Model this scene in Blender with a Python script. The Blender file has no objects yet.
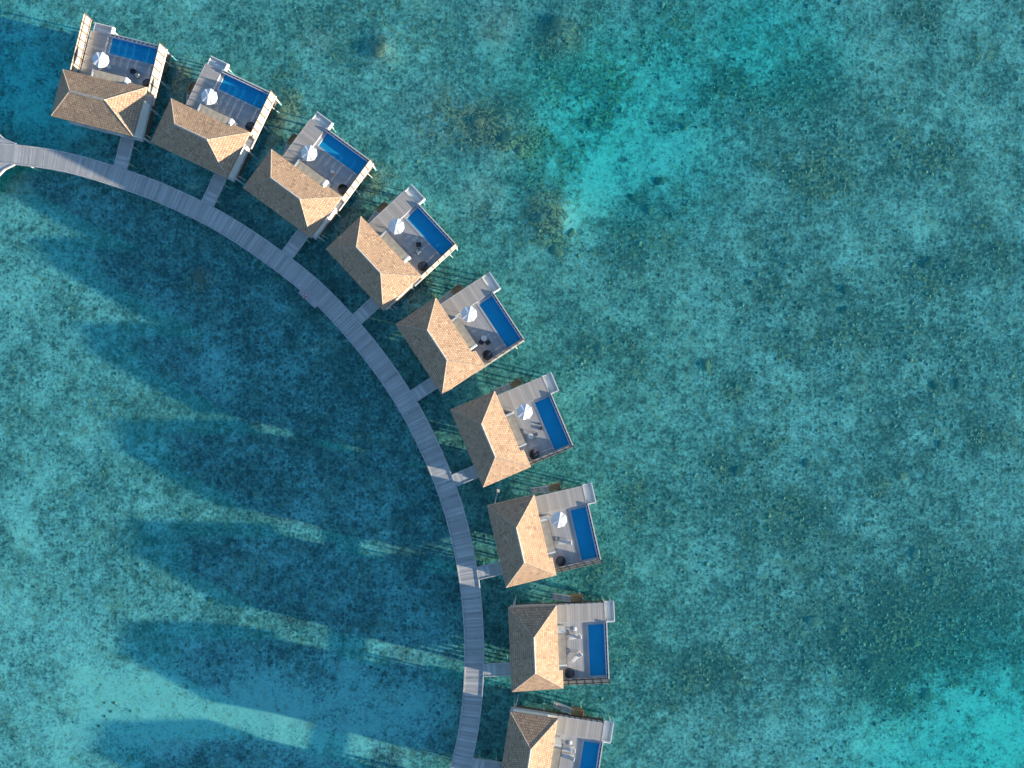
import bpy, bmesh, math, random
import numpy as np
from mathutils import Vector, Matrix, noise as mnoise

random.seed(7)
S = bpy.context.scene
COL = S.collection
R = math.radians

# ------------------------------------------------------------------ survey of the place
CAM_H = 105.0
F = 683.0
def W(px, py, z=0.0):
    """survey point (plan photo) at height z -> world metres"""
    s = F / (CAM_H - z)
    return Vector(((px - 512) / s, (384 - py) / s, z))

SEA_Z = 0.0
SHALLOW = [(177, 78, 4.2), (283, 110, 4.5), (372, 178, 4), (346, 218, 4.5), (413, 292, 4.5), (500, 132, 8), (546, 212, 5.5), (380, 50, 3.5), (200, 277, 2.5), (20, 186, 3), (562, 35, 5)]     # places where the reef comes near the surface (plan point, metres)
BED_Z = -1.4
SUN_EL = 7.9
SUN_AZ = -13.5          # degrees, world angle of the direction TOWARDS the sun

# ------------------------------------------------------------------ materials
def nt(name):
    m = bpy.data.materials.new(name)
    m.use_nodes = True
    t = m.node_tree
    for n in list(t.nodes):
        t.nodes.remove(n)
    out = t.nodes.new('ShaderNodeOutputMaterial')
    return m, t, out

class G:
    """tiny node helper"""
    def __init__(s, t): s.t = t
    def n(s, kind, **kw):
        nd = s.t.nodes.new(kind)
        for k, v in kw.items():
            setattr(nd, k, v)
        return nd
    def l(s, a, b): s.t.links.new(a, b)
    def put(s, sock, v):
        if hasattr(v, 'is_output'): s.l(v, sock)
        else: sock.default_value = v
    def math(s, op, a, b=0.0, clamp=False):
        nd = s.n('ShaderNodeMath', operation=op); nd.use_clamp = clamp
        s.put(nd.inputs[0], a); s.put(nd.inputs[1], b)
        return nd.outputs[0]
    def mix(s, f, a, b, blend='MIX'):
        nd = s.n('ShaderNodeMix', data_type='RGBA', blend_type=blend)
        s.put(nd.inputs[0], f)
        s.put(nd.inputs[6], a if hasattr(a, 'is_output') else (*a, 1) if len(a) == 3 else a)
        s.put(nd.inputs[7], b if hasattr(b, 'is_output') else (*b, 1) if len(b) == 3 else b)
        return nd.outputs[2]
    def noise(s, vec, scale, detail=3, rough=.55, dist=0.0):
        nd = s.n('ShaderNodeTexNoise')
        s.put(nd.inputs['Scale'], scale); nd.inputs['Detail'].default_value = detail
        nd.inputs['Roughness'].default_value = rough; nd.inputs['Distortion'].default_value = dist
        if vec is not None: s.l(vec, nd.inputs['Vector'])
        return nd.outputs['Fac']
    def sstep(s, v, lo, hi):
        nd = s.n('ShaderNodeMapRange', interpolation_type='SMOOTHSTEP')
        s.put(nd.inputs[0], v); nd.inputs[1].default_value = lo; nd.inputs[2].default_value = hi
        return nd.outputs[0]
    def attr(s, name):
        nd = s.n('ShaderNodeAttribute'); nd.attribute_name = name
        return nd.outputs['Fac']
    def bump(s, h, strength, dist=.02):
        nd = s.n('ShaderNodeBump'); nd.inputs['Strength'].default_value = strength
        nd.inputs['Distance'].default_value = dist; s.l(h, nd.inputs['Height'])
        return nd.outputs['Normal']

def mat_plain(name, col, rough=.7, var=.18, scale=3.0, col2=None, island=0.0, bump=.0):
    m, t, out = nt(name); g = G(t)
    b = g.n('ShaderNodeBsdfPrincipled')
    tc = g.n('ShaderNodeTexCoord')
    nz = g.noise(tc.outputs['Object'], scale, 4, .6)
    nf = g.noise(tc.outputs['Object'], scale * 9, 2, .6)
    c2 = col2 or tuple(max(0, c * (1 - var * 2)) for c in col)
    c = g.mix(g.sstep(nz, .3, .72), col, c2)
    c = g.mix(g.math('MULTIPLY', g.sstep(nf, .45, .75), .35), c, tuple(x * .7 for x in col))
    if island > 0:
        ri = g.n('ShaderNodeNewGeometry').outputs['Random Per Island']
        c = g.mix(island, c, g.mix(ri, tuple(x * .45 for x in col), tuple(min(1, x * 1.45) for x in col)))
    g.l(c, b.inputs['Base Color'])
    b.inputs['Roughness'].default_value = rough
    b.inputs['Specular IOR Level'].default_value = .3
    if bump: g.l(g.bump(nf, bump), b.inputs['Normal'])
    g.l(b.outputs[0], out.inputs[0])
    return m

def mat_shingle(name):
    """sun bleached wooden/palm shingles in courses; UV: u along eave (m), v up the slope (m)"""
    m, t, out = nt(name); g = G(t)
    b = g.n('ShaderNodeBsdfPrincipled')
    uv = g.n('ShaderNodeUVMap').outputs[0]
    oi = g.n('ShaderNodeObjectInfo').outputs['Random']
    off = g.n('ShaderNodeVectorMath', operation='ADD')
    comb = g.n('ShaderNodeCombineXYZ'); g.l(g.math('MULTIPLY', oi, 41.3), comb.inputs[0])
    g.l(g.math('MULTIPLY', g.math('FLOOR', g.math('MULTIPLY', oi, 17.0)), 1.2), comb.inputs[1])
    g.l(uv, off.inputs[0]); g.l(comb.outputs[0], off.inputs[1])
    br = g.n('ShaderNodeTexBrick')
    g.l(off.outputs[0], br.inputs['Vector'])
    br.inputs['Color1'].default_value = (0, 0, 0, 1); br.inputs['Color2'].default_value = (1, 1, 1, 1)
    br.inputs['Mortar'].default_value = (.0, .0, .0, 1)
    br.inputs['Scale'].default_value = 1; br.inputs['Brick Width'].default_value = .30
    br.inputs['Row Height'].default_value = .36; br.inputs['Mortar Size'].default_value = .030
    br.inputs['Mortar Smooth'].default_value = .3
    br.offset = .5
    rnd = br.outputs['Color']; mort = br.outputs['Fac']
    n1 = g.noise(off.outputs[0], .55, 3, .6)
    n2 = g.noise(off.outputs[0], 11.0, 3, .7)
    ramp = g.n('ShaderNodeValToRGB'); g.l(rnd, ramp.inputs[0])
    e = ramp.color_ramp.elements
    e[0].position = 0; e[0].color = (0.207, 0.131, 0.088, 1)
    e[1].position = 1; e[1].color = (0.676, 0.503, 0.351, 1)
    for p, c in ((.12, (0.316, 0.209, 0.148, 1)), (.35, (0.420, 0.281, 0.183, 1)), (.62, (0.474, 0.327, 0.215, 1)), (.88, (0.529, 0.364, 0.236, 1))):
        x = e.new(p); x.color = c
    rampc = g.mix(.32, ramp.outputs[0], (.43, .288, .208))
    c = g.mix(g.sstep(n1, .35, .7), rampc, g.mix(.55, rampc, (.45, .312, .215)))
    c = g.mix(g.math('MULTIPLY', g.sstep(n2, .56, .72), .22), c, (.25, .17, .12))
    c = g.mix(g.math('MULTIPLY', mort, .75), c, (.11, .075, .055))
    g.l(c, b.inputs['Base Color']); b.inputs['Roughness'].default_value = .9
    b.inputs['Specular IOR Level'].default_value = .15
    h = g.math('ADD', g.math('MULTIPLY', rnd, .6), g.math('MULTIPLY', n2, .35))
    h = g.math('SUBTRACT', h, mort)
    g.l(g.bump(h, .55, .035), b.inputs['Normal'])
    g.l(b.outputs[0], out.inputs[0])
    return m

def mat_plank(name, col, col_dark, col_pale):
    m, t, out = nt(name); g = G(t)
    b = g.n('ShaderNodeBsdfPrincipled')
    ri = g.n('ShaderNodeNewGeometry').outputs['Random Per Island']
    tc = g.n('ShaderNodeTexCoord')
    ramp = g.n('ShaderNodeValToRGB'); g.l(ri, ramp.inputs[0])
    e = ramp.color_ramp.elements
    e[0].position = 0; e[0].color = (*col_dark, 1); e[1].position = 1; e[1].color = (*col_pale, 1)
    x = e.new(.25); x.color = (*[a * .85 for a in col], 1)
    x = e.new(.7); x.color = (*col, 1)
    nz = g.noise(tc.outputs['Object'], .35, 4, .6)
    c = g.mix(g.math('MULTIPLY', g.sstep(nz, .42, .7), .5), ramp.outputs[0], col_dark)
    nf = g.noise(tc.outputs['Object'], 7, 3, .7)
    c = g.mix(g.math('MULTIPLY', g.sstep(nf, .5, .8), .3), c, col_pale)
    g.l(c, b.inputs['Base Color']); b.inputs['Roughness'].default_value = .75
    b.inputs['Specular IOR Level'].default_value = .25
    g.l(b.outputs[0], out.inputs[0])
    return m

def mat_water(name, tint, ripple=1.0, refl=1.0, scale=1.0, turbid=0.0, tcol=(.04, .42, .62), deep=None, shallow=()):
    """clear tinted water: light passes (absorbing red), the surface mirrors the sky"""
    m, t, out = nt(name); g = G(t)
    tr = g.n('ShaderNodeBsdfTransparent'); tr.inputs[0].default_value = (*tint, 1)
    if deep:
        # deeper pockets over the sand swallow more red light
        ps = g.n('ShaderNodeNewGeometry').outputs['Position']; tot = None
        for (px, py, rad) in deep:
            vd = g.n('ShaderNodeVectorMath', operation='DISTANCE'); g.l(ps, vd.inputs[0]); q = W(px, py, 0); vd.inputs[1].default_value = (q.x, q.y, 0)
            f_ = g.sstep(vd.outputs['Value'], rad, rad * .25); tot = f_ if tot is None else g.math('MAXIMUM', tot, f_)
        base = g.mix(tot, tint, (tint[0] * .52, tint[1] * 1.0, tint[2] * 1.0)); tot = None
        for (px, py, rad) in shallow:
            vd = g.n('ShaderNodeVectorMath', operation='DISTANCE'); g.l(ps, vd.inputs[0]); q = W(px, py, 0); vd.inputs[1].default_value = (q.x, q.y, 0)
            f_ = g.sstep(vd.outputs['Value'], rad, rad * .3); tot = f_ if tot is None else g.math('MAXIMUM', tot, f_)
        g.l(g.mix(tot, base, (.70, .93, .93)), tr.inputs[0])
    gl = g.n('ShaderNodeBsdfGlossy'); gl.inputs['Roughness'].default_value = .06
    gl.inputs['Color'].default_value = (1, 1, 1, 1)
    tc = g.n('ShaderNodeTexCoord').outputs['Object']
    mp = g.n('ShaderNodeMapping'); g.l(tc, mp.inputs[0])
    mp.inputs['Rotation'].default_value = (0, 0, R(62)); mp.inputs['Scale'].default_value = (1.0, .45, 1)
    w1 = g.noise(mp.outputs[0], .9 * scale, 3, .55, .6)
    w2 = g.noise(tc, 3.2 * scale, 2, .6, .4)
    h = g.math('ADD', w1, g.math('MULTIPLY', w2, .35))
    nrm = g.bump(h, .5 * ripple, .35)
    g.l(nrm, gl.inputs['Normal'])
    fr = g.n('ShaderNodeFresnel'); fr.inputs[0].default_value = 1.33; g.l(nrm, fr.inputs['Normal'])
    fac = g.math('MINIMUM', g.math('MULTIPLY', fr.outputs[0], refl), .16)
    mx = g.n('ShaderNodeMixShader'); g.l(fac, mx.inputs[0]); g.l(tr.outputs[0], mx.inputs[1]); g.l(gl.outputs[0], mx.inputs[2])
    if turbid:
        df = g.n('ShaderNodeBsdfDiffuse'); df.inputs[0].default_value = (*tcol, 1)
        m2 = g.n('ShaderNodeMixShader'); m2.inputs[0].default_value = turbid
        g.l(mx.outputs[0], m2.inputs[1]); g.l(df.outputs[0], m2.inputs[2]); mx = m2
    g.l(mx.outputs[0], out.inputs[0])
    return m

def mat_seabed(name):
    m, t, out = nt(name); g = G(t)
    b = g.n('ShaderNodeBsdfPrincipled')
    pos = g.n('ShaderNodeNewGeometry').outputs['Position']
    sand = g.attr('sand'); coral = g.attr('coral'); brown = g.attr('brown'); algae = g.attr('algae')
    nA = g.noise(pos, .13, 3, .6, .3)       # ~7 m
    nB = g.noise(pos, .55, 4, .65, .3)      # ~2 m
    nE = g.noise(pos, .21, 4, .62, .5)      # clusters
    wn = g.n('ShaderNodeTexNoise'); g.l(pos, wn.inputs['Vector']); wn.inputs['Scale'].default_value = 2.0; wn.inputs['Detail'].default_value = 6; wn.inputs['Roughness'].default_value = .82
    nC = wn.outputs['Fac']                  # ~.5 m and finer, grainy
    sub = g.n('ShaderNodeVectorMath', operation='MULTIPLY_ADD'); g.l(wn.outputs['Color'], sub.inputs[0]); sub.inputs[1].default_value = (.8, .8, 0); g.l(pos, sub.inputs[2])
    def cells(sc, vec):
        v = g.n('ShaderNodeTexVoronoi'); v.feature = 'F1'; v.voronoi_dimensions = '2D'; g.l(vec, v.inputs['Vector']); v.inputs['Scale'].default_value = sc
        sp = g.n('ShaderNodeSeparateColor'); g.l(v.outputs['Color'], sp.inputs[0]); return sp.outputs, v.outputs['Distance']
    cA, dA = cells(.62, sub.outputs[0]); cB, dB = cells(1.55, sub.outputs[0]); cD, dD = cells(4.2, sub.outputs[0])
    # reef rubble: grey grit with paler gaps
    mott = g.math('ADD', g.math('MULTIPLY', nC, 1.05), g.math('MULTIPLY', cD[0], .12))
    mott = g.math('ADD', mott, g.math('MULTIPLY', g.math('SUBTRACT', nB, .5), .50))
    mott = g.math('ADD', mott, g.math('MULTIPLY', g.math('SUBTRACT', nA, .5), .40))
    mott = g.math('ADD', mott, g.math('MULTIPLY', g.math('SUBTRACT', g.math('MULTIPLY', sand, 1.3), coral), .14))
    f1 = g.sstep(mott, .29, .80)
    rp = g.n('ShaderNodeValToRGB'); g.l(f1, rp.inputs[0])
    el = rp.color_ramp.elements
    el[0].position = .05; el[0].color = (.060, .058, .046, 1); el[1].position = 1; el[1].color = (.80, .79, .68, 1)
    for p_, c_ in ((.28, (.165, .165, .145)), (.52, (.325, .327, .288)), (.76, (.52, .525, .465))):
        q = el.new(p_); q.color = (*c_, 1)
    c = rp.outputs[0]
    # drifts of brown-olive growth and greener algae
    nH = g.noise(pos, .30, 4, .65, .3)
    c = g.mix(g.math('MULTIPLY', g.sstep(g.math('ADD', nH, g.math('MULTIPLY', coral, .12)), .50, .68), .65), c, g.mix(f1, (.085, .055, .03), (.50, .39, .26)))
    c = g.mix(g.math('MULTIPLY', algae, .36), c, g.mix(f1, (.045, .065, .03), (.38, .44, .26)))
    # coral lumps of three sizes, dark, with soft uneven rims
    def lumps(cc, d, lo, hi, r0, r1, amt, dark, pale, c):
        dens = g.math('ADD', g.math('ADD', g.math('MULTIPLY', nB, .8), g.math('MULTIPLY', g.math('SUBTRACT', nE, .5), 1.5)), g.math('SUBTRACT', g.math('MULTIPLY', coral, .62), g.math('MULTIPLY', sand, .25)))
        pick = g.sstep(g.math('ADD', cc[0], dens), lo, hi)
        m_ = g.math('MULTIPLY', g.math('MULTIPLY', g.sstep(d, r1, r0), pick), amt)
        return g.mix(m_, c, g.mix(g.sstep(nC, .35, .68), dark, pale))
    c = lumps(cD, dD, .82, 1.20, .15, .62, .72, (.04, .04, .032), (.17, .15, .115), c)
    c = lumps(cB, dB, .98, 1.26, .10, .60, .80, (.03, .03, .025), (.19, .16, .115), c)
    c = lumps(cA, dA, 1.10, 1.30, .12, .56, .80, (.025, .022, .018), (.26, .20, .13), c)
    # tiny pale rubble bits
    bits = g.math('MULTIPLY', g.sstep(cD[1], .86, .90), g.sstep(mott, .52, .75))
    c = g.mix(g.math('MULTIPLY', bits, .6), c, (.74, .72, .62))
    # open sand, ragged and streaky
    sm = g.math('ADD', sand, g.math('MULTIPLY', g.math('SUBTRACT', nB, .5), 1.5))
    sm = g.math('ADD', sm, g.math('MULTIPLY', g.math('SUBTRACT', nC, .5), 2.3))
    sandc = g.mix(g.sstep(nC, .3, .7), (.60, .58, .46), (.84, .81, .67))
    c = g.mix(g.math('MULTIPLY', g.sstep(sm, .30, .85), .92), c, sandc)
    # yellow brown growth
    bm = g.math('MULTIPLY', g.sstep(g.math('ADD', brown, g.math('ADD', g.math('MULTIPLY', g.math('SUBTRACT', nC, .5), 2.4), g.math('MULTIPLY', g.math('SUBTRACT', cB[1], .5), .6))), .24, .48), .94)
    c = g.mix(bm, c, g.mix(g.sstep(g.math('ADD', nC, g.math('MULTIPLY', g.math('SUBTRACT', cD[2], .5), .22)), .40, .64), (.040, .026, .016), (.60, .38, .19)))
    g.l(c, b.inputs['Base Color']); b.inputs['Roughness'].default_value = 1
    b.inputs['Specular IOR Level'].default_value = 0
    g.l(b.outputs[0], out.inputs[0])
    return m

M = {}
M['shingle'] = mat_shingle('roof shingle')
M['ridge'] = mat_plain('ridge capping', (.52, .46, .42), .85, .2, 2.5)
M['fascia'] = mat_plain('eave edge', (.42, .36, .31), .85, .2, 2)
M['plank'] = mat_plank('weathered boardwalk plank', (.50, .49, .475), (.38, .37, .36), (.62, .61, .59))
M['deckplank'] = mat_plank('pool deck plank', (.48, .475, .48), (.40, .40, .405), (.55, .54, .54))
M['upplank'] = mat_plank('upper deck plank', (.53, .48, .43), (.45, .41, .37), (.61, .55, .50))
M['paleplank'] = mat_plank('pale landing plank', (.66, .65, .62), (.56, .55, .53), (.74, .73, .70))
M['beam'] = mat_plain('pale kerb beam', (.58, .57, .57), .7, .15, 1.2)
M['white'] = mat_plain('white render', (.80, .79, .77), .7, .05, 1.0)
M['cream'] = mat_plain('cream fence board', (.52, .47, .395), .7, .12, 1.6, island=.25)
M['wood'] = mat_plain('honey timber', (.50, .26, .10), .6, .2, 2.5)
M['darkwood'] = mat_plain('dark timber', (.16, .10, .07), .6, .2, 2.5)
M['pile'] = mat_plain('pale concrete pile', (.62, .60, .56), .85, .15, 1.3)
M['coping'] = mat_plain('pool coping', (.72, .70, .68), .6, .1, 2)
M['tile'] = mat_plain('blue pool tile', (.01, .30, .98), .3, .03, 1.2)
M['poolwater'] = mat_water('pool water', (.28, .90, 1.0), .3, .3, 1.6, turbid=.38, tcol=(.004, .42, .95))
M['sea'] = mat_water('sea water', (.52, .955, .98), .8, .9, turbid=.10, tcol=(.0, .57, .69), deep=((1040, 770, 36), (640, 130, 24), (15, 95, 18), (780, 50, 16)), shallow=SHALLOW)
M['glass'] = mat_plain('dark window glass', (.03, .045, .05), .08, .1, 1)
M['khaki'] = mat_plain('khaki awning cloth', (.60, .51, .38), .95, .12, 1.1, bump=.2)
M['cloth'] = mat_plain('white parasol cloth', (.84, .83, .82), .9, .03, 2)
M['metal'] = mat_plain('white metal', (.75, .75, .74), .4, .05, 2)
M['wicker'] = mat_plain('black wicker', (.030, .030, .034), .7, .2, 12, bump=.4)
M['cush'] = mat_plain('charcoal cushion', (.10, .10, .115), .95, .1, 5)
M['pale'] = mat_plain('white cushion', (.78, .76, .72), .95, .06, 5)
M['pink'] = mat_plain('pink towel', (.70, .30, .30), .95, .1, 6)
M['beige'] = mat_plain('beige rattan', (.50, .40, .32), .9, .12, 9)
M['bag'] = mat_plain('dark canvas', (.05, .045, .05), .9, .1, 8)
M['red'] = mat_plain('faded red foam', (.62, .12, .14), .7, .1, 4)
M['seabed'] = mat_seabed('reef flat')
M['coral'] = mat_plain('brown coral', (.44, .28, .15), 1, .25, 5.5, col2=(.08, .05, .03), bump=.8)
M['coraldark'] = mat_plain('dark coral', (.17, .14, .10), 1, .25, 5.5, col2=(.025, .022, .02), bump=.8)
M['coralgrey'] = mat_plain('grey green coral', (.32, .28, .20), 1, .25, 5.5, col2=(.07, .06, .045), bump=.8)

# ------------------------------------------------------------------ mesh helpers
class MB:
    def __init__(s): s.v = []; s.f = []; s.uv = {}; s.mi = []
    def add(s, vs, fs, uvs=None, mi=0):
        o = len(s.v); s.v += [tuple(p) for p in vs]
        for k, f in enumerate(fs):
            s.f.append(tuple(i + o for i in f)); s.mi.append(mi)
            if uvs: s.uv[len(s.f) - 1] = uvs[k]
    def box(s, x0, x1, y0, y1, z0, z1, mi=0, mtx=None):
        vs = [Vector((x, y, z)) for z in (z0, z1) for y in (y0, y1) for x in (x0, x1)]
        if mtx: vs = [mtx @ p for p in vs]
        s.add(vs, [(0, 2, 3, 1), (4, 5, 7, 6), (0, 1, 5, 4), (2, 6, 7, 3), (0, 4, 6, 2), (1, 3, 7, 5)], mi=mi)
    def tube(s, a, b, r0, r1=None, n=10, mi=0):
        r1 = r0 if r1 is None else r1
        a = Vector(a); b = Vector(b); d = (b - a).normalized()
        p = d.orthogonal().normalized(); q = d.cross(p)
        vs = [a + (p * math.cos(i * 2 * math.pi / n) + q * math.sin(i * 2 * math.pi / n)) * r0 for i in range(n)]
        vs += [b + (p * math.cos(i * 2 * math.pi / n) + q * math.sin(i * 2 * math.pi / n)) * r1 for i in range(n)]
        fs = [(i, (i + 1) % n, n + (i + 1) % n, n + i) for i in range(n)]
        fs += [tuple(range(n - 1, -1, -1)), tuple(range(n, 2 * n))]
        s.add(vs, fs, mi=mi)
    def lathe(s, prof, n=24, c=(0, 0, 0), mi=0):
        """prof: (r,z) list, closed caps where r==0"""
        vs = []; fs = []
        for r, z in prof:
            for i in range(n):
                a = i * 2 * math.pi / n
                vs.append((c[0] + r * math.cos(a), c[1] + r * math.sin(a), c[2] + z))
        for k in range(len(prof) - 1):
            for i in range(n):
                j = (i + 1) % n
                fs.append((k * n + i, k * n + j, (k + 1) * n + j, (k + 1) * n + i))
        s.add(vs, fs, mi=mi)
    def sheet(s, poly, z0, z1, mi=0):
        """prism over a polygon in xy, counter-clockwise"""
        n = len(poly)
        vs = [(p[0], p[1], z0) for p in poly] + [(p[0], p[1], z1) for p in poly]
        fs = [tuple(range(n - 1, -1, -1)), tuple(range(n, 2 * n))] + [(i, (i + 1) % n, n + (i + 1) % n, n + i) for i in range(n)]
        s.add(vs, fs, mi=mi)
    def build(s, name, mats, parent=None, smooth=False, bevel=0.0):
        me = bpy.data.meshes.new(name)
        me.from_pydata(s.v, [], s.f)
        if not isinstance(mats, (list, tuple)): mats = [mats]
        for m in mats: me.materials.append(m)
        me.polygons.foreach_set('material_index', s.mi)
        if s.uv:
            ul = me.uv_layers.new(name='UVMap')
            for p in me.polygons:
                u = s.uv.get(p.index)
                if u:
                    for k, li in enumerate(p.loop_indices): ul.data[li].uv = u[k]
        if smooth: me.polygons.foreach_set('use_smooth', [True] * len(me.polygons))
        me.update()
        o = bpy.data.objects.new(name, me); COL.objects.link(o)
        if parent: o.parent = parent
        return o

def tag(o, label=None, cat=None, group=None, kind=None):
    if label: o['label'] = label
    if cat: o['category'] = cat
    if group: o['group'] = group
    if kind: o['kind'] = kind
    return o

def empty(name, loc=(0, 0, 0), rz=0):
    o = bpy.data.objects.new(name, None); COL.objects.link(o)
    o.location = loc; o.rotation_euler = (0, 0, rz); o.empty_display_size = .5
    return o

KIDS = {}
def kids(o): return [c for c in COL.objects if c.parent is o]
def copy_tree(o, parent=None):
    c = o.copy(); COL.objects.link(c)
    if parent is not None: c.parent = parent
    for ch in kids(o): copy_tree(ch, c)
    return c

# ------------------------------------------------------------------ villas: pose of each (roof centre px, outward angle in the photo)
EAVE_Z = 5.0
POSE = [((97.8, 102.7), -76.0), ((198.9, 138.2), -64.6), ((291.0, 193.4), -53.6), ((372.0, 263.3), -42.9), ((438.9, 346.2), -33.4),
        ((488.9, 439.2), -22.8), ((520.0, 541.2), -12.9), ((534.0, 648.7), -2.4), ((527.6, 757.1), 8.8), ((501.0, 862.0), 19.6)]
VILLA = []
for (c, a) in POSE:
    p = W(*c, EAVE_Z); VILLA.append((Vector((p.x, p.y, 0)), R(-a)))
ORD = ['first', 'second', 'third', 'fourth', 'fifth', 'sixth', 'seventh', 'eighth', 'ninth']
VL = ['villa nearest the boardwalk junction, tall slatted fences on both sides of its deck',
      'second villa from the boardwalk junction, its hip shaded by the next roof',
      'third villa from the boardwalk junction, beige stool on its grey deck',
      'fourth villa from the boardwalk junction, opposite the small boardwalk platform',
      'fifth villa from the boardwalk junction, small round table and dark chairs on its deck',
      'sixth villa from the boardwalk junction, two dark bundles by its pool',
      'seventh villa from the boardwalk junction, white lounger on its sunlit deck',
      'eighth villa from the boardwalk junction, parasol folded, roof almost square to the boardwalk',
      'ninth villa from the boardwalk junction, its pool deck cut by the lower edge of view',
      'tenth villa, beyond the lower edge of view, only its long shadow reaches the lagoon']

# roof + body dimensions (local: x outward to the reef, y along the row, z up)
HX, HY = 3.55, 6.2          # eave half sizes
RIDGE_Z, RIDGE_Y = 7.55, 2.55
JOG = .55
SLOPE = (RIDGE_Z - EAVE_Z) / HX

def uvface(vs, along):
    along = Vector(along).normalized()
    n = (vs[1] - vs[0]).cross(vs[2] - vs[0]).normalized()
    up = n.cross(along).normalized()
    if up.z < 0: up = -up
    return [(p.dot(along), (p - vs[0]).dot(up)) for p in vs]

def make_roof(parent):
    A = Vector((HX, HY, EAVE_Z)); B = Vector((-HX, HY, EAVE_Z)); Cc = Vector((-HX, -HY, EAVE_Z))
    J0 = Vector((HX, -3.35, EAVE_Z)); J1 = Vector((HX + JOG, -3.45, EAVE_Z - JOG * SLOPE)); D = Vector((HX + JOG, -HY, EAVE_Z - JOG * SLOPE))
    r0 = Vector((0, RIDGE_Y, RIDGE_Z)); r1 = Vector((0, -RIDGE_Y, RIDGE_Z))
    mb = MB()
    def plane(vs, along): mb.add(vs, [tuple(range(len(vs)))], [uvface(vs, along)])
    def split(vs4, along, nu=14, nv=10, sag=.07):
        """quad a,b (eave) c,d (ridge): slightly sagging grid so the slope is not a perfect plane"""
        a, b, c, d = vs4
        n = (b - a).cross(d - a).normalized()
        if n.z < 0: n = -n
        base = uvface([a, b, d], along)
        al = Vector(along).normalized(); up = n.cross(al).normalized()
        if up.z < 0: up = -up
        P = []; UV = []
        for j in range(nv + 1):
            for i in range(nu + 1):
                s_, t_ = i / nu, j / nv
                p = (a * (1 - s_) + b * s_) * (1 - t_) + (d * (1 - s_) + c * s_) * t_
                UV.append((p.dot(al), (p - a).dot(up)))
                w = math.sin(math.pi * min(1, max(0, t_))) * math.sin(math.pi * s_) if True else 0
                p = p + n * (-sag * w + .03 * w * mnoise.noise(p * .8))
                P.append(p)
        fs = []; uvs = []
        for j in range(nv):
            for i in range(nu):
                q = (j * (nu + 1) + i, j * (nu + 1) + i + 1, (j + 1) * (nu + 1) + i + 1, (j + 1) * (nu + 1) + i)
                fs.append(q); uvs.append([UV[k] for k in q])
        mb.add(P, fs, uvs)
    # front slope (towards pool): main + low wing
    split([J0, A, r0, r1], (0, 1, 0))
    plane([D, J1, J0, r1], (0, 1, 0))
    split([B, Cc, r1, r0], (0, 1, 0))
    # hips
    plane([A, B, r0], (1, 0, 0))
    plane([Cc, D, r1], (1, 0, 0))
    # underside (soffit) and eave edge
    th = Vector((0, 0, -.22))
    loop = [A, B, Cc, D, J1, J0]
    for i in range(len(loop)):
        p, q = loop[i], loop[(i + 1) % len(loop)]
        mb.add([p + th, q + th, q, p], [(0, 1, 2, 3)], mi=1)
    mb.add([p + th for p in (A, J0, J1, D, Cc, B)], [(0, 1, 2, 3, 4, 5)], mi=1)
    roof = mb.build('roof', [M['shingle'], M['fascia']], parent)
    cap = MB()
    def capline(a, b, w, h=.07):
        d = (b - a); L = d.length; d.normalize()
        side = d.cross(Vector((0, 0, 1))).normalized(); up = side.cross(d).normalized()
        n = max(2, int(L / .45))
        for i in range(n):
            p = a + d * (L * i / n); q = a + d * (L * (i + .96) / n)
            k = 1 + random.uniform(-.12, .12)
            vs = [p - side * w * k - up * .06, p + up * h, p + side * w * k - up * .06, q - side * w * k - up * .06, q + up * h, q + side * w * k - up * .06]
            cap.add(vs, [(0, 1, 4, 3), (1, 2, 5, 4), (0, 2, 1), (3, 4, 5)])
    capline(r0 + Vector((0, .1, .03)), r1 + Vector((0, -.1, .03)), .17)
    cap.build('ridge_cap', M['ridge'], roof)
    for a, b in ((r0, A), (r0, B), (r1, Cc), (r1, D)):
        cap = MB()
        capline(a + Vector((0, 0, .01)), b + (a - b).normalized() * .1, .085, .045)
        cap.build('hip_cap', M['fascia'], roof)
    return roof

DECK_Z, UP_Z = 2.15, 2.42
BX0, BX1, BY0, BY1 = -2.95, 2.3, -5.75, 5.35         # walls

def planks(mb, x0, x1, y0, y1, z, w=.15, gap=.02, th=.05, zj=.004):
    n = int((x1 - x0) / w)
    for i in range(n):
        a = x0 + (x1 - x0) * i / n
        dz = random.uniform(0, zj)
        mb.box(a, a + (x1 - x0) / n - gap, y0, y1, z - th, z + dz)

def make_fence(parent, y, x0, x1, z0, h, face):
    f = MB()
    n = max(2, round((x1 - x0) / 1.2))
    for i in range(n + 1):
        x = x0 + (x1 - x0) * i / n
        f.box(x - .06, x + .06, y - .06, y + .06, z0 - .2, z0 + h + .06)
    f.box(x0, x1, y - face * .09 - .02, y - face * .09 + .02, z0 + .25, z0 + .35)
    f.box(x0, x1, y - face * .09 - .02, y - face * .09 + .02, z0 + h - .4, z0 + h - .3)
    fo = f.build('privacy_fence', M['darkwood'], parent)
    for i in range(n):
        a = x0 + (x1 - x0) * i / n + .085; b = x0 + (x1 - x0) * (i + 1) / n - .085
        p = MB(); k = int((h - .05) / .155)
        for j in range(k):
            zz = z0 + .04 + j * .155
            p.box(a, b, y - .02 + random.uniform(-.006, .006), y + .022, zz, zz + .135)
        p.build('fence_panel', M['cream'], fo)
    return fo

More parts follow.
